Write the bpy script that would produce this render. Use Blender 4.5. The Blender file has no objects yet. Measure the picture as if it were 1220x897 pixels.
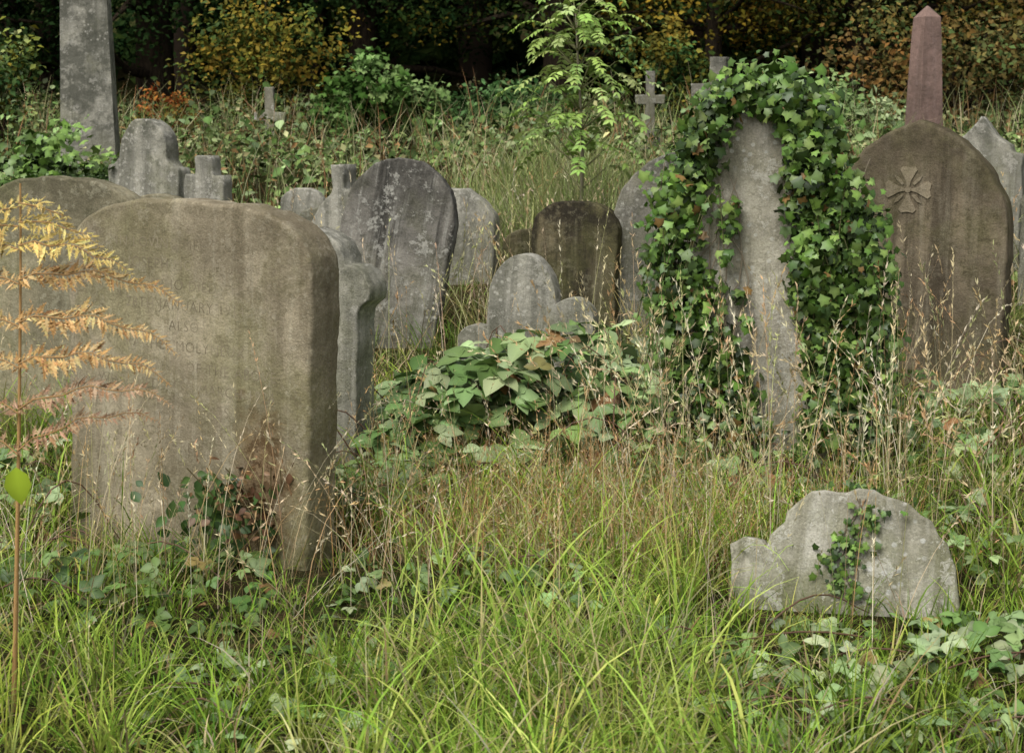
import bpy, bmesh, math
import numpy as np
from mathutils import Vector, noise
rng = np.random.default_rng(11)
R = math.radians
scene = bpy.context.scene

# ------------------------------------------------------------------ terrain
TY = np.array([-60, 0, 4, 6, 8, 10, 12, 14, 18, 25, 40, 60, 90, 400.])
TZ = np.array([-.3, 0, 0, 0.01, .2, .4, .7, 1.0, 1.5, 2.0, 3.6, 9, 14, 17.])
def terr(x, y):
    x = np.asarray(x, float); y = np.asarray(y, float)
    z = np.interp(y, TY, TZ)
    a = np.clip((y - 2) / 20, .25, 1.6)
    return z + a * (.05*np.sin(1.7*x + .6*y) + .05*np.sin(2.3*y - 1.1*x + 1) + .03*np.sin(3.9*x + 2.9*y))

# ------------------------------------------------------------------ node helpers
class NT:
    def __init__(s, name):
        s.m = bpy.data.materials.new(name); s.m.use_nodes = True
        s.t = s.m.node_tree; s.t.nodes.clear()
        s.out = s.t.nodes.new('ShaderNodeOutputMaterial')
    def n(s, ty, **kw):
        nd = s.t.nodes.new(ty)
        for k, v in kw.items(): setattr(nd, k, v)
        return nd
    def l(s, a, b): s.t.links.new(a, b)
    def coords(s, scale=(1, 1, 1), loc=(0, 0, 0)):
        tc = s.n('ShaderNodeTexCoord'); mp = s.n('ShaderNodeMapping')
        mp.inputs['Scale'].default_value = scale; mp.inputs['Location'].default_value = loc
        s.l(tc.outputs['Object'], mp.inputs['Vector']); return mp.outputs[0]
    def noise(s, vec, scale, detail=6, rough=.6, lo=None, hi=None):
        nd = s.n('ShaderNodeTexNoise'); s.l(vec, nd.inputs['Vector'])
        nd.inputs['Scale'].default_value = scale; nd.inputs['Detail'].default_value = min(detail, 6)
        nd.inputs['Roughness'].default_value = rough
        o = nd.outputs[0]
        return s.rng(o, lo, hi) if lo is not None else o
    def rng(s, v, lo, hi, a=0., b=1.):
        mr = s.n('ShaderNodeMapRange'); s.l(v, mr.inputs[0])
        for i, q in enumerate((lo, hi, a, b)): mr.inputs[i+1].default_value = q
        return mr.outputs[0]
    def math(s, op, a, b):
        nd = s.n('ShaderNodeMath', operation=op)
        for i, q in enumerate((a, b)):
            if isinstance(q, (int, float)): nd.inputs[i].default_value = q
            else: s.l(q, nd.inputs[i])
        return nd.outputs[0]
    def mix(s, f, a, b, mode='MIX'):
        nd = s.n('ShaderNodeMix', data_type='RGBA', blend_type=mode)
        for i, q in ((0, f), (6, a), (7, b)):
            if isinstance(q, (int, float)): nd.inputs[i].default_value = q
            elif isinstance(q, tuple): nd.inputs[i].default_value = (*q[:3], 1)
            else: s.l(q, nd.inputs[i])
        return nd.outputs[2]

def stone_mat(name, base, dark, lichen, moss, ztop=1.3, streak=.5, lich=.5, mossamt=.4, topdark=.6, seed=0., patch=None):
    k = NT(name)
    v = k.coords(loc=(seed*3.1, seed*1.7, seed*2.3))
    big = k.noise(v, 2.0, 6, .68, .42, .58)
    c = k.mix(big, tuple(min(.6, q*1.15) for q in base), tuple(.5*b+.5*d for b, d in zip(base, dark)))
    vs = k.coords(scale=(9, 9, .7), loc=(seed, seed, seed))
    c = k.mix(k.math('MULTIPLY', k.noise(vs, 1.0, 6, .66, .48, .62), streak), c, dark)
    vs2 = k.coords(scale=(15, 15, 1.), loc=(seed+4, seed, seed))
    c = k.mix(k.math('MULTIPLY', k.noise(vs2, 1.0, 6, .66, .52, .64), streak*.6), c, lichen)
    c = k.mix(k.math('MULTIPLY', k.noise(v, 1.5, 6, .75, .48, .6), mossamt), c, moss)
    tc = k.n('ShaderNodeTexCoord'); sx = k.n('ShaderNodeSeparateXYZ'); k.l(tc.outputs['Object'], sx.inputs[0])
    top = k.rng(sx.outputs[2], ztop-.42, ztop)
    c = k.mix(k.math('MULTIPLY', k.math('MULTIPLY', top, k.noise(v, 5, 6, .75, .40, .54)), topdark), c, dark)
    low = k.rng(sx.outputs[2], .45, .0)
    c = k.mix(k.math('MULTIPLY', k.math('MULTIPLY', low, k.noise(v, 4, 5, .7, .35, .6)), .7), c, tuple(m*.75 for m in moss))
    c = k.mix(k.math('MULTIPLY', k.noise(v, 8, 6, .82, .555, .59), lich), c, lichen)
    vo = k.n('ShaderNodeTexVoronoi'); vo.inputs['Scale'].default_value = 26; k.l(v, vo.inputs['Vector'])
    sp = k.math('MULTIPLY', k.rng(vo.outputs[0], .3, .2), k.noise(v, 2.7, 4, .6, .52, .6))
    c = k.mix(k.math('MULTIPLY', sp, lich), c, tuple(min(.6, q*1.15) for q in lichen))
    c = k.mix(k.math('MULTIPLY', k.noise(v, 12, 6, .85, .55, .62), .5), c, dark)
    if patch:
        pm_ = k.n('ShaderNodeMapping'); pm_.inputs['Scale'].default_value = (1, 1, .55); k.l(tc.outputs['Object'], pm_.inputs['Vector'])
        pv = k.n('ShaderNodeVectorMath', operation='DISTANCE')
        k.l(pm_.outputs[0], pv.inputs[0]); pv.inputs[1].default_value = (patch[0][0], patch[0][1], patch[0][2]*.55)
        pm = k.rng(k.math('SUBTRACT', pv.outputs['Value'], k.math('MULTIPLY', k.noise(v, 6, 6, .75), .34)), patch[1], patch[1]-.12)
        c = k.mix(k.math('MULTIPLY', pm, .6), c, patch[2])
        c = k.mix(k.math('MULTIPLY', k.math('MULTIPLY', pm, k.noise(v, 11, 6, .7, .5, .54)), .7), c, tuple(q*.4 for q in patch[2]))
    fine = k.noise(v, 120, 4, .7)
    c = k.mix(1.0, c, k.mix(k.rng(fine, .3, .7), (.76, .76, .76), (1.2, 1.2, 1.2)), 'MULTIPLY')
    b = k.n('ShaderNodeBsdfDiffuse'); k.l(c, b.inputs['Color'])
    h = k.math('ADD', k.math('MULTIPLY', fine, .18), k.math('ADD', k.math('MULTIPLY', k.noise(v, 14, 6, .8), .9), k.math('MULTIPLY', k.noise(v, 4, 3, .6), 2.2)))
    bp = k.n('ShaderNodeBump'); bp.inputs['Strength'].default_value = .75; bp.inputs['Distance'].default_value = .016
    k.l(h, bp.inputs['Height']); k.l(bp.outputs[0], b.inputs['Normal']); k.l(b.outputs[0], k.out.inputs[0])
    return k.m

def leaf_mat(name, trans=0., gloss=0., rough=.45):
    k = NT(name)
    at = k.n('ShaderNodeAttribute', attribute_name='Col'); c = at.outputs[0]
    if gloss > 0:
        b = k.n('ShaderNodeBsdfPrincipled'); k.l(c, b.inputs['Base Color'])
        b.inputs['Roughness'].default_value = rough; b.inputs['Specular IOR Level'].default_value = gloss
    else:
        b = k.n('ShaderNodeBsdfDiffuse'); k.l(c, b.inputs['Color'])
    if trans > 0:
        tr = k.n('ShaderNodeBsdfTranslucent'); k.l(c, tr.inputs[0])
        mx = k.n('ShaderNodeMixShader'); mx.inputs[0].default_value = trans
        k.l(b.outputs[0], mx.inputs[1]); k.l(tr.outputs[0], mx.inputs[2]); k.l(mx.outputs[0], k.out.inputs[0])
    else: k.l(b.outputs[0], k.out.inputs[0])
    return k.m

def bark_mat(name, a, b_):
    k = NT(name); v = k.coords(scale=(6, 6, 1.5))
    c = k.mix(k.noise(v, 4, 5, .7, .35, .65), a, b_)
    b = k.n('ShaderNodeBsdfDiffuse'); k.l(c, b.inputs['Color'])
    bp = k.n('ShaderNodeBump'); bp.inputs['Distance'].default_value = .03
    k.l(k.noise(v, 6, 5, .7), bp.inputs['Height']); k.l(bp.outputs[0], b.inputs['Normal']); k.l(b.outputs[0], k.out.inputs[0])
    return k.m

LEAF = leaf_mat('foliage', .12, .3); FAR = leaf_mat('tree_foliage')
GRASS = leaf_mat('grass_blades', .28); IVY = leaf_mat('ivy_leaf', 0, .35, .42)
DRY = leaf_mat('dry_stalks')
BARK = bark_mat('bark', (.06, .045, .03), (.02, .016, .012))

# ------------------------------------------------------------------ mesh helpers
def empty(name, loc, rot=(0, 0, 0)):
    e = bpy.data.objects.new(name, None); e.empty_display_size = .2
    e.location = loc; e.rotation_euler = rot
    scene.collection.objects.link(e); return e

class Batch:
    def __init__(s): s.V = []; s.F = []; s.C = []; s.n = 0
    def add(s, V, F, C):
        s.V.append(V); s.F.append(F + s.n); s.C.append(C); s.n += len(V)
    def build(s, name, mat, parent=None, origin=(0, 0, 0), smooth=False):
        V = np.concatenate(s.V) - np.array(origin); F = np.concatenate(s.F); C = np.concatenate(s.C)
        me = bpy.data.meshes.new(name)
        me.vertices.add(len(V)); me.vertices.foreach_set('co', V.astype(np.float32).ravel())
        me.loops.add(F.size); me.loops.foreach_set('vertex_index', F.astype(np.int32).ravel())
        me.polygons.add(len(F)); me.polygons.foreach_set('loop_start', np.arange(0, F.size, 3, dtype=np.int32))
        if smooth: me.polygons.foreach_set('use_smooth', np.ones(len(F), dtype=bool))
        me.update(calc_edges=True)
        at = me.color_attributes.new('Col', 'FLOAT_COLOR', 'POINT')
        C4 = np.ones((len(V), 4), np.float32); C4[:, :3] = np.clip(C, 0, 1)
        at.data.foreach_set('color', C4.ravel())
        me.materials.append(mat)
        ob = bpy.data.objects.new(name, me); scene.collection.objects.link(ob)
        if parent: ob.parent = parent
        else: ob.location = origin
        return ob

def nrm(a): return a / (np.linalg.norm(a, axis=-1, keepdims=True) + 1e-9)
def tmpl(v, f): return np.array(v, float), np.array(f)
OV = tmpl([(0,0,0),(0,.33,0),(0,.66,0),(0,1,-.08),(-.27,.2,.07),(-.34,.47,.09),(-.2,.76,.03),(.27,.2,.07),(.34,.47,.09),(.2,.76,.03)],
          [(0,1,4),(1,5,4),(1,2,5),(2,6,5),(2,3,6),(1,0,7),(1,7,8),(2,1,8),(2,8,9),(3,2,9)])
OVs = np.array([1.25,1.2,1.15,1,.95,.9,.95,.95,.9,.95])
OVN = (OV[0]*[.68, 1, 1], OV[1])
DI = tmpl([(0,0,0),(-.32,.45,.1),(0,1,-.05),(.32,.45,.1)], [(0,2,1),(0,3,2)])
DIs = np.array([1.1,.95,1.,.95])
NA = tmpl([(0,0,0),(-.11,.4,.02),(0,1,-.05),(.11,.4,.02)], [(0,2,1),(0,3,2)])
_r = [(0,.95,-.08),(.2,.64,.03),(.46,.56,-.05),(.38,.28,.03),(.43,-.02,-.05),(0,.03,.0),(-.43,-.02,-.05),(-.38,.28,.03),(-.46,.56,-.05),(-.2,.64,.03)]
IV = tmpl([(0,.33,.06)] + _r, [(0,(i+1) % 10+1, i+1) for i in range(10)])
IVs = np.array([1.4,1,.9,.95,.95,1.,.95,.95,.95,.95,.9])

def pal(p, n, j=.15, w=None):
    p = np.array(p); i = rng.choice(len(p), n, p=w)
    return p[i] * np.clip(1 + rng.normal(0, j, (n, 1)), .4, 1.8) * (1 + rng.normal(0, .04, (n, 3)))

def leaves(B, T, pos, d, nn, s, col, sh=None):
    tv, tf = T; N = len(pos)
    y = nrm(d); x = nrm(np.cross(y, nn)); z = np.cross(x, y)
    s = np.asarray(s).reshape(-1, 1, 1) * np.ones((N, 1, 1))
    V = pos[:, None, :] + s*(tv[None, :, 0:1]*x[:, None] + tv[None, :, 1:2]*y[:, None] + tv[None, :, 2:3]*z[:, None])
    F = tf[None] + (np.arange(N)*len(tv))[:, None, None]
    C = np.repeat(col[:, None, :], len(tv), 1)
    if sh is not None: C = C*sh[None, :, None]
    B.add(V.reshape(-1, 3), F.reshape(-1, 3), C.reshape(-1, 3))

def leafcloud(B, T, pos, s, col, up=(0, 0, 1), j=.6, droop=-.3, sh=None):
    N = len(pos); up = np.asarray(up, float)
    nn = nrm(up + rng.normal(0, j, (N, 3)))
    d = rng.normal(0, 1, (N, 3)); d -= (d*nn).sum(1, keepdims=True)*nn; d = nrm(d); d[:, 2] += droop
    leaves(B, T, pos, d, nn, s, col, sh)

def blades(B, x, y, h, w, th0, kap, col, az=None, seg=4, z=None, tip=None):
    N = len(x); az = rng.uniform(0, 2*np.pi, N) if az is None else az
    d = np.stack([np.cos(az), np.sin(az), 0*az], 1)
    a2 = az + np.pi/2 + rng.normal(0, .6, N); sd = np.stack([np.cos(a2), np.sin(a2), 0*a2], 1)
    p = np.stack([x, y, (terr(x, y) if z is None else z) - .02], 1)
    rows = []; cols = []; path = [p]
    for i in range(seg+1):
        t = i/seg
        ww = (w*np.clip(1-t**2, .12, 1)*.5)[:, None]
        rows += [p - sd*ww, p + sd*ww]
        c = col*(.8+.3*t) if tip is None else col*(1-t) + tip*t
        cols += [c, c]
        th = th0 + kap*((i+.5)/seg)**1.4
        p = p + (h/seg)[:, None]*(np.sin(th)[:, None]*d + np.cos(th)[:, None]*np.array([0, 0, 1.]))
        path.append(p)
    V = np.stack(rows, 1); C = np.stack(cols, 1); K = 2*(seg+1)
    f = []
    for i in range(seg): a = 2*i; f += [(a, a+1, a+3), (a, a+3, a+2)]
    F = np.array(f)[None] + (np.arange(N)*K)[:, None, None]
    B.add(V.reshape(-1, 3), F.reshape(-1, 3), C.reshape(-1, 3))
    return path[:-1]

def tube(B, pts, rad, col, sides=6):
    pts = np.array(pts, float); n = len(pts); rad = np.broadcast_to(rad, n)
    tg = nrm(np.gradient(pts, axis=0))
    ref = np.array([.31, .17, .93]) if abs(tg[:, 2]).mean() < .7 else np.array([1., .2, 0])
    u = nrm(np.cross(tg, ref)); v = np.cross(tg, u)
    a = np.linspace(0, 2*np.pi, sides, endpoint=False)
    V = pts[:, None] + rad[:, None, None]*(np.cos(a)[None, :, None]*u[:, None] + np.sin(a)[None, :, None]*v[:, None])
    f = []
    for i in range(n-1):
        for j in range(sides):
            q = i*sides+j; r = i*sides+(j+1) % sides; f += [(q, r, r+sides), (q, r+sides, q+sides)]
    B.add(V.reshape(-1, 3), np.array(f), np.tile(np.array(col, float), (n*sides, 1)))

# ------------------------------------------------------------------ ground
xs = np.concatenate([-np.geomspace(400, 8.2, 26), np.linspace(-8, 8, 90), np.geomspace(8.2, 400, 26)])
ys = np.concatenate([np.linspace(-60, 0, 12), np.linspace(.5, 26, 130), np.geomspace(26.5, 400, 40)])
X, Y = np.meshgrid(xs, ys); Z = terr(X, Y)
nx, ny = len(xs), len(ys)
V = np.stack([X, Y, Z], -1).reshape(-1, 3)
idx = np.arange(nx*ny).reshape(ny, nx)
q0, q1, q2, q3 = idx[:-1, :-1].ravel(), idx[:-1, 1:].ravel(), idx[1:, 1:].ravel(), idx[1:, :-1].ravel()
F = np.concatenate([np.stack([q0, q1, q2], 1), np.stack([q0, q2, q3], 1)])
k = NT('soil'); v = k.coords()
c = k.mix(k.noise(v, 1.3, 5, .7, .4, .6), (.035, .03, .014), (.035, .05, .014))
c = k.mix(k.noise(v, 14, 5, .7, .5, .65), c, (.09, .065, .03))
b = k.n('ShaderNodeBsdfDiffuse'); k.l(c, b.inputs['Color'])
bp = k.n('ShaderNodeBump'); bp.inputs['Distance'].default_value = .05; k.l(k.noise(v, 20, 5, .7), bp.inputs['Height'])
k.l(bp.outputs[0], b.inputs['Normal']); k.l(b.outputs[0], k.out.inputs[0])
B = Batch(); B.add(V, F, np.ones((len(V), 3))*.05); B.build('ground', k.m, smooth=True)

# ------------------------------------------------------------------ gravestones
def superarch(w, h, rise, n=2.4, N=44):
    o = []
    for i in range(N+1):
        a = math.pi - math.pi*i/N; c, s = math.cos(a), math.sin(a)
        o.append((w/2*math.copysign(abs(c)**(2/n), c), h-rise+rise*abs(s)**(2/n)))
    return o
def gothic(w, h, rise, N=22):
    hw = w/2; c = max(0., (rise*rise-hw*hw)/(2*hw)); r = hw+c
    if rise >= hw:
        a1 = math.atan2(rise, -c)
        L = [(c+r*math.cos(a), h-rise+r*math.sin(a)) for a in np.linspace(math.pi, a1, N)]
    else:
        L = [(-hw*math.cos(a)**.9, h-rise+rise*(math.sin(a)*.8+.2*a/(math.pi/2))) for a in np.linspace(0, math.pi/2, N)]
    return L + [(-x, z) for x, z in L[-2::-1]]
def fromfn(fn, w, n=70):
    return [(x, fn(x)) for x in np.linspace(-w/2, w/2, n)]
def shouldered(w, h, rise, sw, sd, n=2.1):
    inner = superarch(w-2*sw, h, rise, n, 34); zs = h-rise
    L = [(-w/2, zs-sd-.03), (-w/2+.012, zs-sd), (-w/2+sw*.55, zs-sd+.012), (-w/2+sw*.8, zs-sd*.55), (-w/2+sw, zs-sd*.3)]
    return L + inner + [(-x, z) for x, z in L[::-1]]

def slab(name, outline, t, mat, parent, bevel=.012, jit=.005, depth=.35, seed=0, y0=0.):
    pts = [(outline[0][0], -depth)] + list(outline) + [(outline[-1][0], -depth)]
    res = []
    for i in range(len(pts)):
        a = Vector(pts[i]); b_ = Vector(pts[(i+1) % len(pts)]); L = (b_-a).length
        m = max(1, int(L/.03)) if i != len(pts)-1 else 1
        for q in range(m): res.append(a.lerp(b_, q/m))
    out = []
    for p in res:
        nv = noise.noise_vector(Vector((p.x*9+seed*7, p.y*9, seed*3.))); n2 = noise.noise_vector(Vector((p.x*40+seed, p.y*40, 5.)))
        q = Vector((p.x + jit*(nv.x+.6*n2.x)*2, p.y + jit*(nv.y+.6*n2.y)*2))
        if not out or (q-out[-1]).length > .004: out.append(q)
    bm = bmesh.new()
    f = bm.faces.new([bm.verts.new((p.x, y0-t/2, p.y)) for p in out])
    r = bmesh.ops.extrude_face_region(bm, geom=[f])
    nf = [g for g in r['geom'] if isinstance(g, bmesh.types.BMFace)][0]
    bmesh.ops.translate(bm, vec=(0, t, 0), verts=nf.verts[:])
    bm.faces.ensure_lookup_table()
    if bevel > 0:
        big = sorted(bm.faces, key=lambda g: -len(g.verts))[:2]
        ed = set(e for g in big for e in g.edges)
        bmesh.ops.bevel(bm, geom=list(ed), offset=bevel, segments=3, profile=.5, affect='EDGES', clamp_overlap=True)
    bmesh.ops.recalc_face_normals(bm, faces=bm.faces)
    for g in bm.faces: g.smooth = len(g.verts) < 8
    me = bpy.data.meshes.new(name); bm.to_mesh(me); bm.free(); me.materials.append(mat)
    ob = bpy.data.objects.new(name, me); scene.collection.objects.link(ob); ob.parent = parent
    return ob

def letter_mat(name, dark, base):
    k = NT(name); v = k.coords()
    c = k.mix(k.noise(v, 8, 6, .7, .40, .56), dark, base)
    b = k.n('ShaderNodeBsdfDiffuse'); k.l(c, b.inputs['Color'])
    k.l(b.outputs[0], k.out.inputs[0]); return k.m
def inscription(parent, lines, size, ztop, t, mat, x=0):
    cu = bpy.data.curves.new('inscription', 'FONT'); cu.body = '\n'.join(lines); cu.size = size
    cu.align_x = 'CENTER'; cu.space_line = 1.35; cu.space_character = 1.15; cu.materials.append(mat); cu.resolution_u = 3
    cu.offset = -.0009
    ob = bpy.data.objects.new('inscription', cu); scene.collection.objects.link(ob)
    ob.parent = parent; ob.location = (x, -t/2-.0008, ztop); ob.rotation_euler = (R(90), 0, 0)

FOOT = []
def stone(x, y, w, t, yaw, outline, mat, lean=0, roll=0, name='gravestone', seed=0, z=None, **kw):
    e = empty(name, (x, y, float(terr(x, y)) if z is None else z), (R(lean), R(roll), R(yaw)))
    slab('slab', outline, t, mat, e, seed=seed, **kw)
    FOOT.append((x, y, R(yaw), w, t)); return e

mA = stone_mat('brown_sandstone', (.33, .285, .20), (.13, .108, .07), (.44, .40, .30), (.18, .17, .075), 1.3, .6, .22, .5, .6, 1, patch=((.38, -.09, .30), .01, (.17, .095, .045)))
mB = stone_mat('mossy_sandstone', (.28, .25, .165), (.10, .09, .06), (.38, .36, .26), (.14, .145, .06), 1.25, .5, .35, .6, .8, 2)
mC = stone_mat('grey_limestone', (.34, .325, .27), (.1, .1, .08), (.48, .46, .40), (.17, .17, .09), 1.0, .6, .5, .45, .85, 3)
mD = stone_mat('blackened_limestone', (.23, .215, .185), (.045, .043, .038), (.42, .41, .36), (.12, .12, .065), 1.1, .95, .6, .45, .8, 4)
mG = stone_mat('soot_dark_stone', (.14, .117, .07), (.03, .026, .02), (.22, .2, .13), (.10, .10, .04), .8, .9, .3, .6, .95, 5)
mI = stone_mat('lichened_stone', (.24, .225, .185), (.075, .075, .062), (.36, .35, .3), (.14, .14, .08), 1.1, .5, .5, .45, .8, 6)
mJ = stone_mat('pale_rough_stone', (.46, .43, .35), (.17, .155, .12), (.56, .54, .47), (.24, .23, .13), 1.6, .6, .5, .35, .4, 7)
mK = stone_mat('dark_brown_stone', (.175, .143, .097), (.055, .044, .031), (.25, .22, .16), (.11, .105, .047), 1.4, .75, .15, .5, .7, 8)
mM = stone_mat('pale_grey_stone', (.45, .425, .35), (.14, .13, .09), (.58, .56, .5), (.19, .2, .09), .45, .65, .5, .6, .45, 9)
mS = stone_mat('pink_granite', (.23, .155, .13), (.11, .08, .065), (.3, .22, .2), (.12, .1, .08), 3.2, .4, .2, .2, .3, 10)
LT = letter_mat('worn_lettering', (.15, .125, .085), (.27, .232, .16))
LI = letter_mat('grey_lettering', (.06, .06, .055), (.18, .17, .15))

e = stone(-1.18, 6.0, 1.12, .17, -31, superarch(1.16, 1.31, .26, 2.6), mA, roll=1.6, lean=-1, seed=1, bevel=.016, jit=.005)
inscription(e, ['IN LOVING MEMORY OF', 'JOSEPH MOLYNEUX', 'WHO DIED', '28TH JANUARY 1914', 'ALSO', 'RACHEL MOLYNEUX', 'BELOVED WIFE OF THE ABOVE', 'WHO DIED 14TH MARCH 1926', 'AGED 77 YEARS', '', 'AT REST'], .055, 1.13, .17, LT)
e = stone(-2.08, 7.6, .86, .13, -22, superarch(.92, 1.24, .24, 2.3), mB, roll=1, seed=2, z=.15)
inscription(e, ['SACRED', 'TO THE MEMORY OF', 'EMMA', 'WIFE OF', 'HENRY CARTER'], .045, 1.0, .13, LT)
oC = [(-.27, .6), (-.275, .65), (-.3, .72), (-.31, .76), (-.27, .82), (-.22, .84), (-.2, .89), (-.16, .95), (-.08, .99), (0, 1.0), (.08, .985), (.15, .945), (.19, .885), (.2, .85), (.245, .845), (.29, .82), (.305, .79), (.325, .765), (.325, .71), (.30, .69), (.275, .655), (.27, .6)]
stone(-.90, 7.35, .56, .15, -28, oC, mC, seed=3, roll=2, z=.17, bevel=.008)
def fD(x):
    a = abs(x)/.34
    return .76+.36*max(0, 1-a**2.1)**.55
stone(-.80, 9.8, .68, .14, -8, fromfn(fD, .68, 90), mD, roll=10, lean=-3, seed=4, z=.36)
oE = [(-.2, .5), (-.14, .62), (-.06, .7), (-.04, .74), (-.045, .78), (-.045, .89), (.045, .89), (.045, .78), (.04, .74), (.1, .7), (.2, .66)]
stone(-1.10, 10.8, .4, .2, -20, oE, mC, seed=5)
stone(-.35, 11.3, .42, .14, -15, [(-.24, .42), (-.22, .50), (-.12, .60), (-.1, .64), (.02, .64), (.14, .57), (.24, .46)], mC, seed=6, roll=3)
stone(.36, 9.6, .5, .13, -20, superarch(.52, .86, .2, 2.3), mG, roll=2, seed=7, z=.36)
stone(.13, 10.3, .3, .12, -15, superarch(.34, .60, .1, 2.5), mG, roll=-1, seed=8)
def fH(x):
    r = .26
    if abs(x+.03) < .18: r = .46+.25*math.sqrt(1-((x+.03)/.18)**2)
    dx = x-.24
    if abs(dx) < .12: r = max(r, .38+.12*math.sqrt(1-(dx/.12)**2))
    dx = x+.27
    if abs(dx) < .10: r = max(r, .22+.10*math.sqrt(1-(dx/.10)**2))
    return r
stone(.07, 8.5, .74, .12, -16, fromfn(fH, .73, 120), mC, roll=3, seed=9, z=.27, jit=.002)
e = stone(.98, 9.5, .85, .12, -14, gothic(.9, 1.15, .46), mI, roll=4, seed=10, z=.36)
inscription(e, ['GEORGE W. HALL', 'WHO DIED', 'JULY 9 1899', 'AGED 61 YEARS', 'ALSO OF', 'MARY ANN'], .06, .72, .12, LI, x=-.04)
stone(1.10, 7.0, .6, .14, -6, gothic(.60, 1.53, .34), mJ, roll=-2.0, seed=11, z=.15, jit=.009)
eK = stone(2.09, 8.5, .9, .17, -28, gothic(.95, 1.39, .60), mK, roll=1, seed=12, z=.27, bevel=.02)
def petals(parent, cx, cz, r, y, mat):
    bm = bmesh.new()
    def ext(pts, t0, t1):
        a = [bm.verts.new((px, y-t0, pz)) for px, pz in pts]; b2 = [bm.verts.new((px, y-t1, pz)) for px, pz in pts]
        bm.faces.new(a); bm.faces.new(b2[::-1])
        for i in range(len(a)): bm.faces.new((a[i], b2[i], b2[(i+1) % len(a)], a[(i+1) % len(a)]))
    for q in range(4):
        an = q*math.pi/2
        p = [(-.05, .12), (-.10, .35), (-.36, .82), (-.24, .95), (0, .90), (.24, .95), (.36, .82), (.10, .35), (.05, .12)]
        p = [(cx+r*(a*math.cos(an)-b*math.sin(an)), cz+r*(a*math.sin(an)+b*math.cos(an))) for a, b in p]
        ext(p, -.004, .006)
        an += math.pi/4
        p = [(-.05, .3), (-.07, .62), (0, .8), (.07, .62), (.05, .3)]
        p = [(cx+r*(a*math.cos(an)-b*math.sin(an)), cz+r*(a*math.sin(an)+b*math.cos(an))) for a, b in p]
        ext(p, -.004, .005)
    ext([(cx+r*.13*math.cos(a), cz+r*.13*math.sin(a)) for a in np.linspace(0, 2*math.pi, 14)[:-1]], -.004, .009)
    bmesh.ops.recalc_face_normals(bm, faces=bm.faces)
    me = bpy.data.meshes.new('carved_cross'); bm.to_mesh(me); bm.free(); me.materials.append(mat)
    ob = bpy.data.objects.new('carved_cross', me); scene.collection.objects.link(ob); ob.parent = parent
mKc = stone_mat('carved_brown_stone', (.25, .21, .145), (.11, .09, .06), (.3, .26, .19), (.13, .12, .06), 2.4, .4, .3, .4, .2, 8)
petals(eK, -.04, 1.04, .125, -.085, mKc)
oL = [(-.3, .62), (-.3, .7), (-.22, .72), (-.2, .78), (-.1, .84), (0, .97), (.1, .84), (.2, .78), (.22, .72), (.3, .7), (.3, .62)]
stone(3.36, 11.8, .6, .25, -25, oL, mC, seed=13, z=.78)
stone(3.55, 10.6, .5, .12, -25, superarch(.5, .85, .2, 2.2), mI, seed=23, z=.5)
oM = [(-.40, .08), (-.40, .15), (-.37, .185), (-.31, .185), (-.285, .17), (-.275, .21), (-.23, .29), (-.16, .345), (-.08, .38), (0, .395), (.08, .385), (.16, .355), (.23, .31), (.29, .245), (.325, .18), (.345, .13), (.34, .08)]
MX = 1.13
stone(MX, 5.35, .74, .22, -14, oM, mM, lean=-13, roll=4, seed=14, z=-.01, bevel=.028, jit=.011)
stone(-2.66, 12, .5, .16, -24, shouldered(.62, 1.04, .26, .10, .08), mC, roll=2, seed=15, z=.7)
oP = [(-.06, .5), (-.14, .5), (-.15, .55), (-.15, .68), (-.14, .73), (-.065, .73), (-.065, .84), (-.05, .86), (.05, .86), (.065, .84), (.065, .73), (.14, .73), (.15, .68), (.15, .55), (.14, .5), (.07, .5)]
stone(-2.03, 11, .3, .13, -18, oP, mC, seed=16, name='stone_cross', z=.62)
stone(-2.27, 10.6, .4, .12, -10, superarch(.4, .72, .12, 2.2), mB, seed=17)
stone(-1.62, 12.4, .3, .1, -10, superarch(.36, .52, .14, 2.2), mC, seed=18, roll=8)
stone(-1.36, 11.8, .3, .1, -10, superarch(.3, .50, .1, 2.2), mI, seed=19, roll=-4)

def cross(x, y, h, arm, th, mat, yaw=0, roll=0, seed=0, z=None):
    s = th/2; za = h*.68
    o = [(-s*1.15, 0), (-s, za-s), (-arm, za-s), (-arm, za+s), (-s, za+s), (-s*.95, h), (s*.95, h), (s, za+s), (arm, za+s), (arm, za-s), (s, za-s), (s*1.15, 0)]
    e = empty('stone_cross', (x, y, float(terr(x, y)) if z is None else z), (0, R(roll), R(yaw)))
    slab('cross', o, th*.8, mat, e, seed=seed, bevel=.01, jit=.003)
    for i, (hw, zz) in enumerate(((th*2.2, .12), (th*1.5, .24))):
        slab('plinth_step', [(-hw, zz-.01), (-hw+.01, zz), (hw-.01, zz), (hw, zz-.01)], th*(3.2-i), mat, e, seed=seed+i, depth=.3, bevel=.01)
    return e
cross(-2.63, 18, 1.0, .17, .10, mM, seed=20, z=1.2)
cross(1.50, 18, .95, .16, .1, mI, seed=21, z=1.42)
cross(2.12, 17, 1.10, .28, .18, mI, yaw=-20, seed=22, z=1.36)

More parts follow.
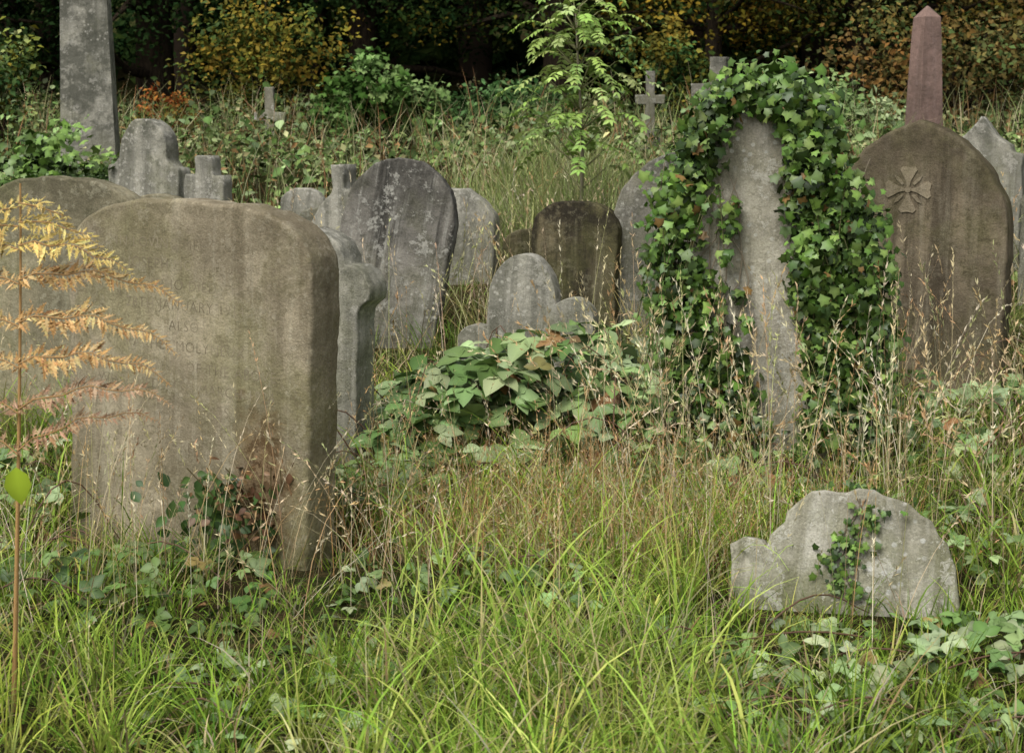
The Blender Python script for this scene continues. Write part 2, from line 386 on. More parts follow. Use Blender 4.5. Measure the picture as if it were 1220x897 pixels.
def obelisk(name, x, y, z, w0, w1, h, tip, mat, yaw=10):
    e = empty(name, (x, y, z), (0, 0, R(yaw)))
    bm = bmesh.new()
    def ring(hw, zz): return [bm.verts.new((sx*hw, sy*hw, zz)) for sx, sy in ((-1, -1), (1, -1), (1, 1), (-1, 1))]
    secs = [(w0*1.5, -.5), (w0*1.5, .15), (w0*1.25, .16), (w0*1.25, .42), (w0*1.15, .46), (w0/2*1.15, .47), (w0/2, .5)]
    secs += [(w0/2+(w1/2-w0/2)*q, .5+(h-.5)*q) for q in np.linspace(.1, 1, 8)]
    rr = [ring(a, b) for a, b in secs]
    for a, b in zip(rr, rr[1:]):
        for i in range(4): bm.faces.new((a[i], a[(i+1) % 4], b[(i+1) % 4], b[i]))
    t = bm.verts.new((0, 0, h+tip))
    for i in range(4): bm.faces.new((rr[-1][i], rr[-1][(i+1) % 4], t))
    bm.faces.new(rr[0][::-1])
    bmesh.ops.bevel(bm, geom=[e_ for e_ in bm.edges if abs(e_.verts[0].co.z-e_.verts[1].co.z) > .04], offset=.012, segments=2, profile=.5, affect='EDGES')
    me = bpy.data.meshes.new('shaft'); bm.to_mesh(me); bm.free(); me.materials.append(mat)
    ob = bpy.data.objects.new('shaft', me); scene.collection.objects.link(ob); ob.parent = e
obelisk('stone_obelisk', -3.57, 14, .75, .46, .30, 3.4, .3, mC, yaw=8)
obelisk('granite_obelisk', 3.98, 16, 1.1, .27, .19, 1.68, .12, mS, yaw=20)

# ------------------------------------------------------------------ ivy on the tall stone
G_IVY = [(.05, .095, .016), (.065, .125, .02), (.095, .165, .03), (.14, .21, .05), (.03, .06, .012)]
kk = .00359
blobs = [(-45,10,24),(-60,40,28),(-76,80,26),(-96,118,36),(-100,160,26),(-104,212,36),(-92,262,28),(-104,300,28),(-62,338,36),(-40,160,9),(-34,135,8),(-44,190,8),(-30,240,8),(-36,320,16),(-36,350,26),(-25,395,26),(-120,185,14),(-124,250,14),(-20,270,6),
         (-26,-2,22),(12,-4,28),(45,14,30),(52,50,30),(66,92,34),(86,140,42),(114,190,36),(54,138,28),(50,98,24),(88,215,50),(120,250,30),(92,275,42),(112,325,40),(112,375,26),(85,332,30),(62,300,22),(74,352,30),(138,222,20),(54,190,22),(62,240,28),(30,14,22),(108,156,20),(86,112,18),
         (140,290,22),(138,338,14),(118,415,24),(92,400,28),(62,392,22),(-52,300,26),(-82,232,30),(36,60,12),(38,215,10),(70,22,18),(84,64,14),(-76,52,16),(40,430,22),(100,440,20),(-70,388,22),(-95,345,20),(-112,130,12),(6,18,12),(-90,400,16)]
Bi = Batch()
for bx, bz, r in blobs:
    n = int(r*r*.21)+6
    p = rng.normal(0, .5, (n, 3)); p = p/np.maximum(1, np.linalg.norm(p, axis=1, keepdims=True)/1.2)
    edge = abs(bx) > 70; dep = rng.uniform(.7, 1.5)
    c = np.array([bx*kk, -.10*dep if not edge else -.02, 1.62-bz*kk])
    sc = np.array([r*kk*1.08, .09*dep if not edge else .17, r*kk*1.2])
    pos = c + p*sc
    inb = (abs(pos[:, 0]) < .30) & (pos[:, 1] > -.078) & (pos[:, 1] < .075) & (pos[:, 2] < 1.5); pos[inb, 1] = -.078 - rng.uniform(0, .06, inb.sum())
    pos[:, 2] = np.maximum(pos[:, 2], .03)
    col = pal(G_IVY, n, .28)*rng.uniform(.65, 1.4)
    dead = rng.random(n) < .03; col[dead] = (.2, .12, .04)
    nn = nrm(np.array([0, -.9, .5]) + p*[.9, .9, .7] + rng.normal(0, .5, (n, 3)))
    d = nrm(np.array([0, -.1, -.8]) + rng.normal(0, .7, (n, 3)))
    leaves(Bi, IV, pos, d, nn, rng.uniform(.020, .062, n), col, IVs)
def sprig(p0, dx, dz, L, grav):
    pts = np.array([(p0[0]+dx*L*q, p0[1]+.02*q, p0[2]+dz*L*q-grav*L*q*q) for q in np.linspace(0, 1, 7)])
    tube(Bi, pts, .0025, (.12, .12, .05), 4)
    P = np.repeat(pts, 2, 0); m = len(P)
    leaves(Bi, IV, P, rng.normal(0, 1, (m, 3))+[0, 0, -.4], np.array([0, -.5, .8])+rng.normal(0, .5, (m, 3)), rng.uniform(.02, .048, m), pal([(.14, .22, .05), (.08, .15, .03)], m, .2), IVs)
for i in range(34):
    a = rng.uniform(-.2, 3.3)
    sprig((.30*math.cos(a), -.03, 1.0+.58*math.sin(a)), math.cos(a), rng.uniform(-.2, 1.1), rng.uniform(.08, .24), .3)
for i in range(26):   # trailing runners hanging down
    sx = rng.choice([-1, 1]); sprig((sx*rng.uniform(.15, .45), -.13-rng.uniform(0, .06), rng.uniform(.4, 1.3)), sx*rng.uniform(-.2, .4), -.6, rng.uniform(.2, .45), .5)
for i in range(20):
    sx = rng.choice([-1, 1]); x0 = sx*rng.uniform(.12, .36); z = rng.uniform(0, .3); pts = []
    for q in range(12):
        pts.append((x0 + .03*math.sin(q*1.1+i), -.082-.01*rng.random() if abs(x0) < .3 else -.03, z+q*.11)); x0 += rng.normal(0, .025)
    pts = [p for p in pts if p[2] < 1.35]
    tube(Bi, pts, np.linspace(.006, .002, len(pts)), (.24, .2, .14), 5)
ivy = Bi.build('ivy_vine', IVY); ivy.location = (1.10, 7.0, .15); ivy.rotation_euler = (0, R(-2), R(-6))

Bi = Batch(); n = 210
tt = rng.uniform(0, 1, n)
pos = np.stack([-.02+.05*np.sin(tt*7)+rng.normal(0, .035, n)+np.where(rng.random(n) < .3, .05, 0), -.122-rng.uniform(0, .012, n), .385-.36*tt], 1)
topm = tt < .12; pos[topm, 1] = rng.uniform(-.1, .05, topm.sum()); pos[topm, 2] = .402
leaves(Bi, IV, pos, nrm(np.array([0, 0, -1.])+rng.normal(0, .8, (n, 3))), nrm(np.array([0, -1, .3])+rng.normal(0, .4, (n, 3))), rng.uniform(.014, .034, n), pal(G_IVY, n, .3), IVs)
for i in range(3):
    x0 = rng.uniform(-.04, .03); pts = [(x0+.03*math.sin(q*.9+i), -.114, .36-.04*q) for q in range(9)]
    tube(Bi, pts, .0018, (.14, .11, .07), 4)
iv = Bi.build('ivy_vine', IVY); iv.location = (MX, 5.35, -.01); iv.rotation_euler = (R(-13), R(4), R(-14))

# ------------------------------------------------------------------ footprint mask
def clear(x, y, m=.015):
    ok = np.ones(len(x), bool)
    for fx, fy, a, w, t in FOOT:
        dx, dy = x-fx, y-fy; lx = dx*math.cos(a)+dy*math.sin(a); ly = -dx*math.sin(a)+dy*math.cos(a)
        ok &= ~((abs(lx) < w/2+m) & (abs(ly) < t/2+m))
    return ok
def field(n, y0, y1, m=.6, pw=1.):
    y = y0+(y1-y0)*rng.random(n)**pw; x = rng.uniform(-1, 1, n)*(.325*y+m)
    k = clear(x, y); return x[k], y[k]
def patch(x, y, s=1.3, o=0.):
    return .5+.25*np.sin(x*s*2.1+1.3*np.sin(y*s*1.7+o)+o)+.25*np.sin(y*s*2.9+1.1*np.sin(x*s*2.3-o))

# ------------------------------------------------------------------ grass (tufts)
GP = [(.25, .37, .05), (.19, .31, .045), (.34, .44, .08), (.42, .46, .12), (.12, .21, .03), (.48, .44, .20)]
GW = [.25, .22, .20, .13, .11, .09]
B = Batch()
def tufts(nt, nb, y0, y1, hscale, palette, wts, spread=.05, wlo=.003, whi=.0085, seg=5, deadf=.12):
    tx, ty = field(nt, y0, y1); nt = len(tx)
    tc = pal(palette, nt, .2, wts)*(.65+.65*patch(tx, ty, .9, 2.)[:, None])
    th = (.09+.24*patch(tx, ty, 1.2))*rng.uniform(.6, 1.6, nt)*hscale
    th = np.where((tx > .6) & (tx < 1.75) & (ty < 5.3) & (ty > 4.2), th*.65, th)
    th = np.where((tx > -1.7) & (tx < -.95) & (ty < 6) & (ty > 4.6), th*.65, th)
    th = np.where((tx > -1.0) & (tx < -.35) & (ty < 5.7) & (ty > 4.7), th*.5, th)
    lean = rng.uniform(0, 2*np.pi, nt); ls = rng.uniform(0, .45, nt)
    i = np.repeat(np.arange(nt), nb); N = len(i)
    r = np.abs(rng.normal(0, spread, N)); a = rng.uniform(0, 2*np.pi, N)
    x = tx[i]+r*np.cos(a); y = ty[i]+r*np.sin(a)
    vx = np.cos(a)+2.4*ls[i]*np.cos(lean[i]); vy = np.sin(a)+2.4*ls[i]*np.sin(lean[i])
    k_ = clear(x, y); az = np.arctan2(vy, vx)+rng.normal(0, .4, N)
    h = th[i]*rng.uniform(.55, 1.25, N); col = tc[i]*(1+rng.normal(0, .18, (N, 1)))*(1+rng.normal(0, .05, (N, 3)))
    dead = rng.random(N) < deadf; col[dead] = pal([(.46, .38, .22), (.34, .24, .12), (.5, .44, .3)], dead.sum(), .15)
    x, y, az, h, col, r = x[k_], y[k_], az[k_], h[k_], col[k_], r[k_]; N = len(x)
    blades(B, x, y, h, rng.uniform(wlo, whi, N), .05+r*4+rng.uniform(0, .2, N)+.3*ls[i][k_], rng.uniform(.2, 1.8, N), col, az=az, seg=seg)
tufts(2300, 17, 2.9, 8.6, 1.0, GP, GW)
x, y = field(3400, 3.2, 7.5); N = len(x)
low = ((x > .6) & (x < 1.7) & (y < 5.4)) | ((x > -1.7) & (x < -.4) & (y < 6)); x, y = x[~low], y[~low]; N = len(x)
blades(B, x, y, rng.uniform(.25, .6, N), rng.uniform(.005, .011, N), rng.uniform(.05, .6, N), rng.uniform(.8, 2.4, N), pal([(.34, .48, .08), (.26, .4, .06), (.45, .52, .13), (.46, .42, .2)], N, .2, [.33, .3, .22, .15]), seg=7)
tufts(1500, 13, 8.4, 13, 1.15, [(.2, .27, .06), (.27, .31, .09), (.36, .34, .14), (.4, .34, .18), (.13, .2, .04)], None, .07, .005, .010, 4)
x = rng.normal(.5, .75, 6500); y = rng.uniform(11.6, 14.5, 6500); N = len(x)
col = pal([(.26, .32, .11), (.36, .38, .16), (.42, .4, .23), (.2, .27, .08)], N, .2)
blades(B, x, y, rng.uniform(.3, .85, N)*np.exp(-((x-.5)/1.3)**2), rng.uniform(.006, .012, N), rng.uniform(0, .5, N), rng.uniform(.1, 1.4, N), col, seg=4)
B.build('grass', GRASS)

B = Batch()
def stalks(x, y, h, w, col, th=.15, kap=.5, seeds=10, sl=.018):
    kx = clear(x, y); x, y, h, w, col = x[kx], y[kx], h[kx], w[kx], col[kx]; N = len(x)
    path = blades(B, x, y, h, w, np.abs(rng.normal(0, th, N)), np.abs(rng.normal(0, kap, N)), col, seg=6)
    if seeds:
        P = np.stack(path, 1)
        for s in range(seeds):
            t = rng.uniform(4.2, 6, N); i = np.minimum(t.astype(int), 5); f = (t-i)[:, None]
            a, b_ = P[np.arange(N), i], P[np.arange(N), i+1]; tg = nrm(b_-a)
            p = a*(1-f)+b_*f
            leaves(B, NA, p, tg+rng.normal(0, .3, (N, 3)), rng.normal(0, 1, (N, 3)), sl*rng.uniform(.6, 1.3, N), col*rng.uniform(.9, 1.3))
ST = [(.5, .42, .26), (.58, .51, .35), (.44, .35, .2), (.36, .36, .16), (.42, .28, .14)]
def un(n, a, b): return rng.uniform(a, b, n)
n = 4200; stalks(rng.normal(.35, .55, n), un(n, 5.5, 7.1), un(n, .15, .42), un(n, .0015, .003), pal([(.42, .24, .10), (.48, .34, .17), (.54, .46, .28), (.32, .17, .07)], n, .2), th=.35, kap=.8, seeds=3, sl=.014)
x, y = field(700, 4.6, 8.6, .3); n = len(x); stalks(x, y, un(n, .35, .8), un(n, .002, .003), pal(ST, n, .15), seeds=14, th=.2)
n = 420; stalks(un(n, .2, 2.6), un(n, 5.5, 7.2), un(n, .5, 1.15), un(n, .002, .0035), pal(ST, n, .15), th=.22, kap=.8, seeds=24, sl=.026)
n = 110; stalks(un(n, -1.9, -.3), un(n, 4.8, 5.6), un(n, .45, 1.0), un(n, .002, .003), pal(ST, n, .15), th=.4, kap=.8, seeds=16)
n = 600; stalks(un(n, -1.5, 3.6), un(n, 8.8, 12.5), un(n, .4, .95), un(n, .003, .005), pal(ST, n, .15), seeds=12, sl=.03)
B.build('dry_grass', DRY)

# ------------------------------------------------------------------ brambles
BR = [(.13, .21, .06), (.18, .27, .09), (.24, .33, .14), (.08, .14, .035), (.30, .37, .19)]
def bramble(x0, x1, y0, y1, hmax, n, s0, s1, palette=BR, dome=True, stems=30, name='bramble_bush', base=0., tilt=.38):
    B = Batch(); cx, cy = (x0+x1)/2, (y0+y1)/2
    x = rng.uniform(x0, x1, n); y = rng.uniform(y0, y1, n)
    kx = clear(x, y, .04); x, y = x[kx], y[kx]; n = len(x)
    dm = np.clip(1-((x-cx)/((x1-x0)/2))**4, 0, 1)*np.clip(1-((y-cy)/((y1-y0)/2))**4, 0, 1) if dome else np.ones(n)
    H = hmax*dm*(.6+.5*patch(x, y, 2.2, 1.))
    z = terr(x, y)+base+(H-base)*rng.random(n)**.6
    pos = np.stack([x, y, z], 1)
    col = pal(palette, n, .24)
    sick = rng.random(n) < .04; col[sick] = pal([(.3, .24, .08), (.22, .12, .05)], sick.sum(), .2)
    nn = nrm(np.array([0, -.25, 1.])+rng.normal(0, tilt, (n, 3)))
    d = rng.normal(0, 1, (n, 3)); d -= (d*nn).sum(1, keepdims=True)*nn; d = nrm(d); sd = np.cross(nn, d)
    s = rng.uniform(s0, s1, n)
    leaves(B, OV, pos, d+[0, 0, -.25], nn, s, col, OVs)
    leaves(B, OV, pos, sd+.35*d+[0, 0, -.2], nn, s*.8, col*.95, OVs)
    leaves(B, OV, pos, -sd+.35*d+[0, 0, -.2], nn, s*.8, col*1.05, OVs)
    for i in range(stems):
        a = rng.uniform(0, 6.28); px, py = rng.uniform(x0, x1), rng.uniform(y0, y1); L = rng.uniform(.3, .8); hh = hmax*rng.uniform(.5, 1.0)
        pts = []
        for q in np.linspace(0, 1, 9):
            xx, yy = px+math.cos(a)*L*q, py+.4*math.sin(a)*L*q
            pts.append((xx, yy, float(terr(xx, yy))+hh*math.sin(min(3.0, q*3.1))))
        if clear(np.array([p[0] for p in pts]), np.array([p[1] for p in pts]), .02).all():
            tube(B, pts, np.linspace(.004, .002, 9), (.14, .08, .05), 5)
    return B.build(name, LEAF)
bramble(-.68, 1.0, 6.75, 8.2, .57, 900, .085, .165, stems=26, tilt=.32)
bramble(.40, 2.5, 3.7, 5.15, .13, 600, .035, .07, stems=18)
bramble(1.0, 2.2, 5.5, 6.4, .18, 160, .035, .07, stems=8)
bramble(-1.85, -.8, 4.9, 5.75, .17, 210, .035, .075, palette=[(.07, .13, .03), (.11, .18, .045), (.16, .23, .08)], stems=8)
bramble(-.8, -.2, 6.1, 7.0, .24, 130, .05, .085, stems=6)
bramble(.3, 1.3, 6.3, 7.3, .34, 240, .045, .08, stems=12)
bramble(1.5, 3.0, 6.6, 8.2, .38, 330, .045, .085, stems=14)
bramble(-1.0, .4, 3.5, 4.9, .10, 170, .035, .065, stems=6)
bramble(-2.6, -1.6, 5.4, 7.2, .35, 200, .05, .08, stems=8)
bramble(-.6, .6, 4.9, 6.2, .12, 180, .03, .06, stems=4)
B = Batch(); n = 170
pos = np.stack([rng.normal(-1.03, .13, n), rng.normal(5.74, .05, n), rng.uniform(.04, .36, n)], 1)
leafcloud(B, OV, pos, rng.uniform(.03, .07, n), pal([(.05, .1, .022), (.08, .14, .035), (.035, .07, .018)], n, .2), up=(0, -.8, .5), j=.6, sh=OVs)
n = 90; pos = np.stack([rng.normal(-.95, .07, n), rng.normal(5.68, .04, n), rng.normal(.26, .08, n)], 1)
leafcloud(B, OV, pos, rng.uniform(.018, .045, n), pal([(.16, .09, .04), (.12, .06, .03), (.24, .15, .08)], n, .2), up=(0, -.8, .5), j=.8, sh=OVs)
for i in range(7):
    xx = rng.normal(-1.0, .1); tube(B, [(xx, 5.74, 0), (xx+.02, 5.72, .2), (xx+rng.normal(0, .08), 5.66, .40)], .002, (.14, .11, .05), 4)
B.build('nettle_plant', LEAF)

# ------------------------------------------------------------------ bank thicket
B = Batch()
def thick(n, s0, s1, T, sh, hm, pl, w, j):
    y = rng.uniform(11.2, 25, n); x = rng.uniform(-1, 1, n)*(.34*y+1.5)
    keep = clear(x, y, .05) & ~((y < 14.3) & (x > -.95) & (x < 1.9)) & ~((y < 12.6) & (x < -.4) & (x > -2.0))
    x, y = x[keep], y[keep]; n = len(x)
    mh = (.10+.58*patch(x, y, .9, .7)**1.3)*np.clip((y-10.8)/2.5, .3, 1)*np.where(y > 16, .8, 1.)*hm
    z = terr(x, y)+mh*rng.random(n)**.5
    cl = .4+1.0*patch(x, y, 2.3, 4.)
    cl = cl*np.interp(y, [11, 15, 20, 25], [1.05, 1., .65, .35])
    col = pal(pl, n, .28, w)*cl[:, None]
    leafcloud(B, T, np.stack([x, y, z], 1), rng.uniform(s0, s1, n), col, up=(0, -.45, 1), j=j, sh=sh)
TP = [(.12, .17, .05), (.17, .22, .08), (.24, .29, .13), (.07, .115, .03), (.32, .31, .15), (.26, .16, .07)]
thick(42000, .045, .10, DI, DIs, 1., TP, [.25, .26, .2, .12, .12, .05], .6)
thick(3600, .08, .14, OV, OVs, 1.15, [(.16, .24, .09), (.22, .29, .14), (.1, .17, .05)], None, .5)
x = rng.uniform(-6, 7, 4200); y = rng.uniform(12.5, 20, 4200); N = len(x)
blades(B, x, y, rng.uniform(.4, 1.0, N), rng.uniform(.006, .012, N), rng.uniform(0, .5, N), rng.uniform(.1, 1.3, N), pal([(.26, .26, .12), (.34, .3, .18), (.18, .24, .08), (.26, .15, .07)], N, .2), seg=4)
B.build('bramble_thicket', FAR)

def shrub(name, x, y, zc, rx, ry, rz, n, s0, s1, palette, T=DI, sh=DIs, mat=None, w=None):
    mat = mat or FAR
    z0 = float(terr(x, y)); e = empty(name, (x, y, z0)); B = Batch()
    nc = max(8, n//70)
    dc = nrm(rng.normal(0, 1, (nc, 3)))*rng.uniform(.3, 1.2, (nc, 1))
    cc = np.array([x, y, z0+zc])+dc*[rx, ry, rz]
    ci = rng.integers(0, nc, n)
    pos = cc[ci]+rng.normal(0, 1, (n, 3))*np.array([rx, ry, rz]).mean()*.15
    pos[:, 2] = np.maximum(pos[:, 2], z0+.02)
    tint = rng.uniform(.4, 1.5, nc); pc = pal(palette, nc, .1, w)
    col = (.45*pal(palette, n, .2, w)+.55*pc[ci])*tint[ci][:, None]
    leafcloud(B, T, pos, rng.uniform(s0, s1, n), col, up=(0, -.4, .8), j=.55, sh=sh)
    B.build('leaves', mat, e, (x, y, z0))
    B = Batch()
    for c in cc[:14]:
        tube(B, [(x, y, z0-.1), tuple(np.array([x, y, z0+.2])*.5+c*.5), tuple(c)], np.array([.035, .02, .008])*max(rx, .4), (.06, .045, .03), 5)
    B.build('stems', BARK, e, (x, y, z0))
DG = [(.02, .05, .014), (.03, .07, .02), (.045, .095, .028), (.08, .14, .05)]
YG = [(.15, .14, .02), (.2, .16, .025), (.07, .10, .02), (.24, .15, .025), (.04, .07, .02), (.035, .06, .02)]
OR = [(.19, .10, .03), (.11, .065, .025), (.23, .15, .045), (.08, .075, .03), (.08, .11, .035), (.05, .08, .025)]
shrub('ivy_bush', -1.40, 18, .45, .62, .5, .45, 3000, .05, .10, [(.035, .075, .016), (.05, .11, .022), (.09, .16, .04), (.15, .22, .08)], IV, IVs, FAR)
shrub('ivy_bush', -3.4, 12.2, .38, .55, .5, .45, 3600, .05, .09, G_IVY+[(.13, .22, .05)], IV, IVs, IVY)
shrub('yellow_shrub', -4.9, 15.5, .8, .6, .5, .6, 2400, .05, .09, YG+DG+BR)
shrub('autumn_shrub', -3.1, 21, .85, .9, .8, .95, 5600, .05, .10, YG)
shrub('autumn_shrub', -4.0, 19.5, .4, .45, .4, .3, 900, .05, .09, [(.36, .1, .03), (.3, .17, .03), (.1, .12, .03), (.1, .12, .03)])
shrub('evergreen_bush', 5.7, 13.5, .45, .7, .6, .5, 2400, .06, .11, BR)
shrub('evergreen_bush', 3.4, 19, .35, .9, .7, .42, 2600, .06, .11, BR)
shrub('evergreen_bush', -.2, 20.5, .3, 1.0, .7, .35, 2600, .06, .11, DG)
shrub('autumn_shrub', 5.4, 21, .8, 1.3, .9, .8, 5600, .06, .11, OR)
shrub('autumn_shrub', 2.2, 22.5, .9, .6, .6, .6, 2000, .06, .11, YG+DG)
shrub('autumn_shrub', 7.4, 20, .7, .9, .9, .7, 3500, .06, .11, OR+BR)

# ------------------------------------------------------------------ sapling
SX, SY = .48, 12
z0 = float(terr(SX, SY)); e = empty('ash_sapling', (SX, SY, z0)); B = Batch(); Bs = Batch()
tr = [(SX+.03*math.sin(q*2.2), SY+.02*math.cos(q*3), z0-.05+q*1.0) for q in np.linspace(0, 1.84, 14)]
tube(Bs, tr, np.linspace(.018, .006, 14), (.2, .18, .12), 6)
PL = [(.25, .38, .08), (.32, .44, .12), (.19, .3, .06), (.38, .48, .17)]
nl = 100
for i in range(nl):
    q = .36+.64*(i/nl)**.85; base = np.array(tr[min(13, int(q*13.4))]); a = i*2.4+rng.normal(0, .3)
    br = rng.uniform(.02, .40)*(1.2-.6*q); dirh = np.array([math.cos(a), math.sin(a), 0])
    st = base+dirh*br+[0, 0, br*.8]
    tube(Bs, [tuple(base), tuple(st)], [.006, .003], (.2, .2, .1), 4)
    L = rng.uniform(.18, .32)*(1.1-.25*q); up0 = rng.uniform(.2, .95); m = 8
    pts = [st+dirh*L*t+np.array([0, 0, L*(up0*t-.8*t*t)]) for t in np.linspace(0, 1, m+1)]
    tube(Bs, pts, .0018, (.28, .33, .1), 3)
    P = np.array(pts); tg = nrm(np.gradient(P, axis=0)); side = nrm(np.cross(tg, [0, 0, 1.])); c = pal(PL, 1, .2)
    nn = np.cross(side, tg)
    for sg in (-1, 1):
        leaves(B, OVN, P[1:], side[1:]*sg+.5*tg[1:]+[0, 0, -.22]+rng.normal(0, .12, (m, 3)), nn[1:]+rng.normal(0, .3, (m, 3)), rng.uniform(.045, .072, m)*(1.15-.25*q), np.repeat(c, m, 0), OVs)
    leaves(B, OVN, P[-1:], tg[-1:], nn[-1:], np.array([.06]), c, OVs)
B.build('leaves', LEAF, e, (SX, SY, z0)); Bs.build('stem', DRY, e, (SX, SY, z0))

# ------------------------------------------------------------------ bracken fern (foreground left)
FX = -1.275; FD = .07
e = empty('bracken_fern', (FX, 4.25, 0)); B = Batch(); Bs = Batch()
FC = [(.46, .29, .12), (.55, .38, .17), (.38, .22, .09), (.55, .42, .2)]
FT = [(.56, .44, .14), (.6, .5, .19), (.5, .36, .12)]
FB = [(.38, .25, .15), (.3, .18, .10), (.45, .32, .2)]
sp = [(FX-FD*(1-q)**1.2, 4.25+.02*q, q*1.42) for q in np.linspace(0, 1, 14)]
tube(Bs, sp, np.linspace(.008, .0025, 14), (.4, .24, .1), 6)
def pinna(z, sx, L, up, dy, cp, s=1.):
    n = int(L/.010); t = np.linspace(0, 1, n)
    x0 = FX-FD*(1-z/1.42)**1.2
    P = np.stack([x0+sx*L*t, 4.25+dy*L*t+.01*np.sin(t*9), z+up*L*t-.42*L*t**2.2+.008*np.sin(t*17)], 1)
    tube(Bs, P[::4], np.linspace(.0025, .001, len(P[::4])), (.36, .22, .1), 4)
    tg = nrm(np.gradient(P, axis=0)); side = nrm(np.cross(tg, np.array([.15, -.75, .65]))); nn = np.cross(side, tg)
    prof = (np.clip(t*7, .5, 1)*(1-t)**.65)*.066*s+.006
    T1 = (NA[0]*[1.0, 1, 1], NA[1]); T2 = (NA[0]*[1.6, 1, 1], NA[1])
    for sg in (-1, 1):
        ln = prof*rng.uniform(.6, 1.2, n)
        d0 = side*sg+.55*tg+rng.normal(0, .22, (n, 3))+[0, 0, -.2]
        leaves(B, T1, P, d0, nn+rng.normal(0, .4, (n, 3)), ln, pal(cp, n, .2))
        dn = nrm(d0)
        for f in (.2, .4, .6, .8):
            for g in (-1, 1):
                leaves(B, T2, P+dn*(ln*f)[:, None], dn*.6+g*.9*tg, nn+rng.normal(0, .5, (n, 3)), ln*.3*(1.25-f), pal(cp, n, .22))
for z, L, up, cp, s in [(1.37, .14, .10, FT, .6), (1.32, .22, .12, FT, .8), (1.26, .32, .16, FT, .9), (1.17, .43, .26, FC, 1.), (1.06, .42, .24, FC, 1.), (.95, .41, .32, FC, .95), (.83, .42, .48, FB, .85), (.72, .38, .65, FB, .7)]:
    pinna(z, 1, L, up, -.1+rng.normal(0, .08), cp, s); pinna(z-.01, -1, L, up, .1+rng.normal(0, .08), cp, s)
B.build('fronds', DRY, e, (FX, 4.25, 0)); Bs.build('stalk', DRY, e, (FX, 4.25, 0))
B = Batch()
tube(B, [(-1.42, 4.1, 0), (-1.40, 4.1, .35), (-1.32, 4.1, .66), (-1.27, 4.1, .70)], .002, (.2, .3, .05), 4)
leaves(B, OV, np.array([[-1.265, 4.1, .705], [-1.35, 4.1, .60], [-1.4, 4.1, .45]]), np.array([[.1, 0, -1], [.3, -.2, -.8], [-.8, 0, -.2]]), np.array([[.1, -1, .2]]*3), np.array([.10, .06, .08]), np.array([[.34, .46, .04]]*3), OVs)
B.build('green_seedling', GRASS)

# ------------------------------------------------------------------ trees
def tree(name, x, y, h, cr, cb, palette, n, leaf, tr, lean=0.):
    z0 = float(terr(x, y)); e = empty(name, (x, y, z0)); B = Batch(); T = Batch()
    pts = []
    for q in np.linspace(0, 1, 10): pts.append((x+lean*q*h*.3+.12*math.sin(q*5+x), y+.1*math.cos(q*4+x), z0-.3+q*h*.9))
    tube(T, pts, np.linspace(tr, tr*.2, 10), (.05, .04, .03), 8)
    cc = []
    for i in range(22):
        q = rng.uniform(cb/h, .9); b0 = np.array(pts[int(q*9)]); a = rng.uniform(0, 6.28)
        L = cr*rng.uniform(.5, 1.)*(1.1-.5*q); tip = b0+[math.cos(a)*L, math.sin(a)*L, rng.uniform(-.2, .5)*L]
        mid = (b0+tip)/2+rng.normal(0, .12, 3)+[0, 0, .15]
        tube(T, [tuple(b0), tuple(mid), tuple(tip)], [tr*.35, tr*.2, tr*.06], (.05, .04, .03), 5)
        for s in (.45, .75, 1.): cc.append(b0+(tip-b0)*s+rng.normal(0, .2, 3))
    for i in range(40):
        d = nrm(rng.normal(0, 1, 3))*rng.uniform(.5, 1.)
        cc.append(np.array([x, y, z0+(cb+h)/2])+d*[cr, cr, (h-cb)/2])
    cc = np.array(cc); cc[:, 2] = np.maximum(cc[:, 2], z0+cb*.8)
    low = cc[cc[:, 2] < 5.2]; hi = cc[cc[:, 2] >= 5.2]  # hi clumps: unseen upper crown, coarse leaves shaped to shade the wood below
    extra = np.stack([x+rng.uniform(-cr, cr, 34), y+rng.uniform(-cr, cr*.6, 34), z0+rng.uniform(cb, min(h, 3.), 34)], 1)
    low = np.concatenate([low, extra]) if len(low) else extra
    for C_, m, sc, sp in ((low, n, 1., .24), (hi, n//3, 2.8, .5)):
        if len(C_) == 0: continue
        ci = rng.integers(0, len(C_), m); tint = rng.uniform(.25, 1.4, len(C_)); pc = pal(palette, len(C_), .1)
        pos = C_[ci]+rng.normal(0, sp, (m, 3))*[1.4, 1, .6]
        leafcloud(B, DI, pos, leaf*sc*rng.uniform(.7, 1.3, m), (.4*pal(palette, m, .22)+.6*pc[ci])*tint[ci][:, None], up=(0, -.4, .9), j=.6, sh=DIs)
    B.build('crown', FAR, e, (x, y, z0)); T.build('trunk', BARK, e, (x, y, z0))
DK = [(.012, .03, .01), (.018, .04, .012), (.026, .052, .016), (.042, .07, .018)]
DKO = [(.025, .05, .013), (.045, .07, .018), (.08, .09, .018), (.17, .13, .018), (.018, .036, .011)]
tree('yew_tree', -8.6, 24.5, 8, 2.6, .9, DK, 6000, .09, .30)
tree('yew_tree', -5.6, 25.5, 9, 2.8, 1.3, DK, 6000, .09, .32)
tree('yew_tree', -2.3, 27.0, 9, 2.7, 1.2, DK, 6000, .09, .28)
tree('beech_tree', .6, 26.0, 8.5, 2.5, 1.3, DK+DKO, 5500, .09, .26)
tree('beech_tree', 3.1, 25.5, 8, 2.3, 1.5, DKO+[(.26, .16, .02)], 5200, .09, .16, .15)
tree('oak_tree', 5.6, 27.0, 8.5, 2.7, 1.0, DKO+OR[:3], 6000, .09, .25)
tree('oak_tree', 8.8, 25.0, 8.5, 2.8, .9, OR+DKO, 6500, .09, .28)
B = Batch(); n = 26000
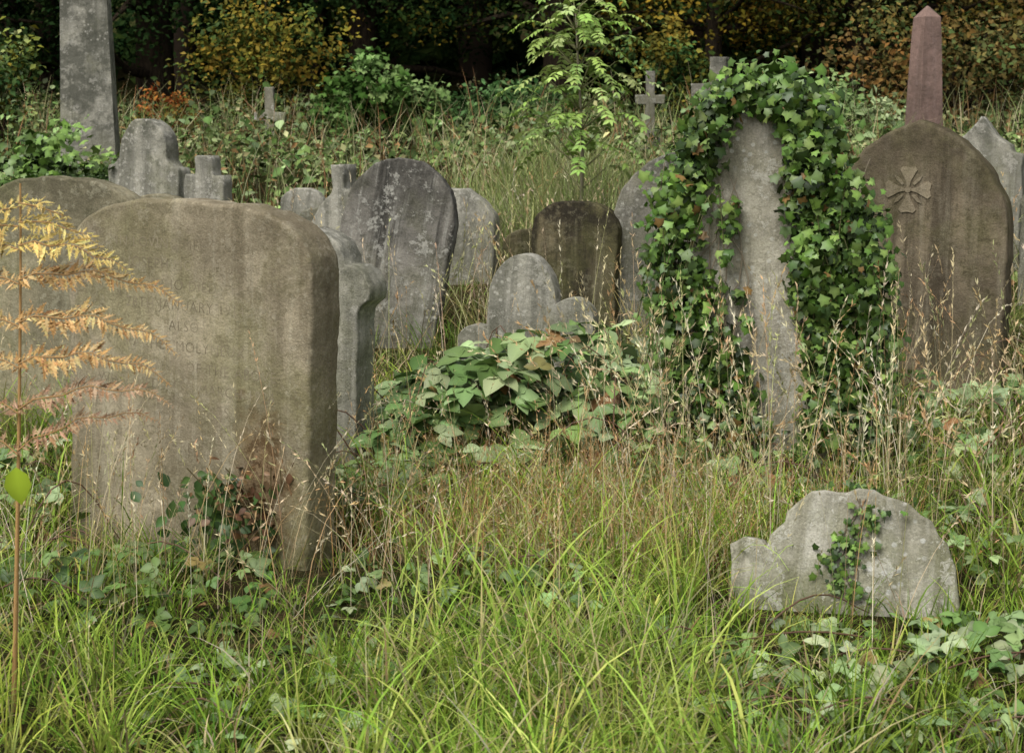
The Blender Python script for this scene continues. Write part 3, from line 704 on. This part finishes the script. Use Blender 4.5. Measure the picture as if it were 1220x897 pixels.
x = rng.uniform(-20, 20, n); y = rng.uniform(29, 40, n); z = terr(x, y)+rng.uniform(0, 1, n)**1.1*9
col = pal(DK+DKO[:2], n, .25)*(.3+.6*patch(x, y+z, .5, 3.))[:, None]
leafcloud(B, DI, np.stack([x, y, z], 1), rng.uniform(.3, .6, n), col, up=(0, -.5, .8), j=.6, sh=DIs)
for i in range(34):
    xx, yy = rng.uniform(-18, 18), rng.uniform(28, 38); zz = float(terr(xx, yy))
    tube(B, [(xx, yy, zz-.3), (xx+rng.normal(0, .2), yy, zz+4), (xx+rng.normal(0, .5), yy, zz+9)], [.22, .16, .07], (.04, .03, .022), 7)
B.build('distant_trees', FAR)

# ------------------------------------------------------------------ light, world, camera
w = bpy.data.worlds.new('World'); scene.world = w; w.use_nodes = True
nt = w.node_tree; bg = nt.nodes['Background']; sky = nt.nodes.new('ShaderNodeTexSky'); sky.sky_type = 'NISHITA'
sky.sun_disc = False; sky.sun_elevation = R(54); sky.sun_rotation = R(215); sky.dust_density = 4; sky.air_density = 1.0; sky.ozone_density = .6
hs = nt.nodes.new('ShaderNodeHueSaturation'); hs.inputs['Saturation'].default_value = .3
nt.links.new(sky.outputs[0], hs.inputs['Color']); nt.links.new(hs.outputs[0], bg.inputs[0]); bg.inputs[1].default_value = .15
sl = bpy.data.lights.new('sun', 'SUN'); sl.energy = 2.6; sl.angle = R(35); sl.color = (1, .98, .92)
so = bpy.data.objects.new('sun', sl); so.rotation_euler = (R(36), 0, R(-35)); scene.collection.objects.link(so)

cam = bpy.data.cameras.new('camera'); cam.lens = 57.5; cam.sensor_width = 36; cam.clip_end = 1000
cam.dof.use_dof = True; cam.dof.focus_distance = 6.6; cam.dof.aperture_fstop = 8
co = bpy.data.objects.new('camera', cam); co.location = (0, 0, 1.5); co.rotation_euler = (R(90-7.8), 0, 0)
scene.collection.objects.link(co); scene.camera = co
scene.view_settings.view_transform = 'Standard'; scene.view_settings.look = 'None'; scene.view_settings.exposure = 0
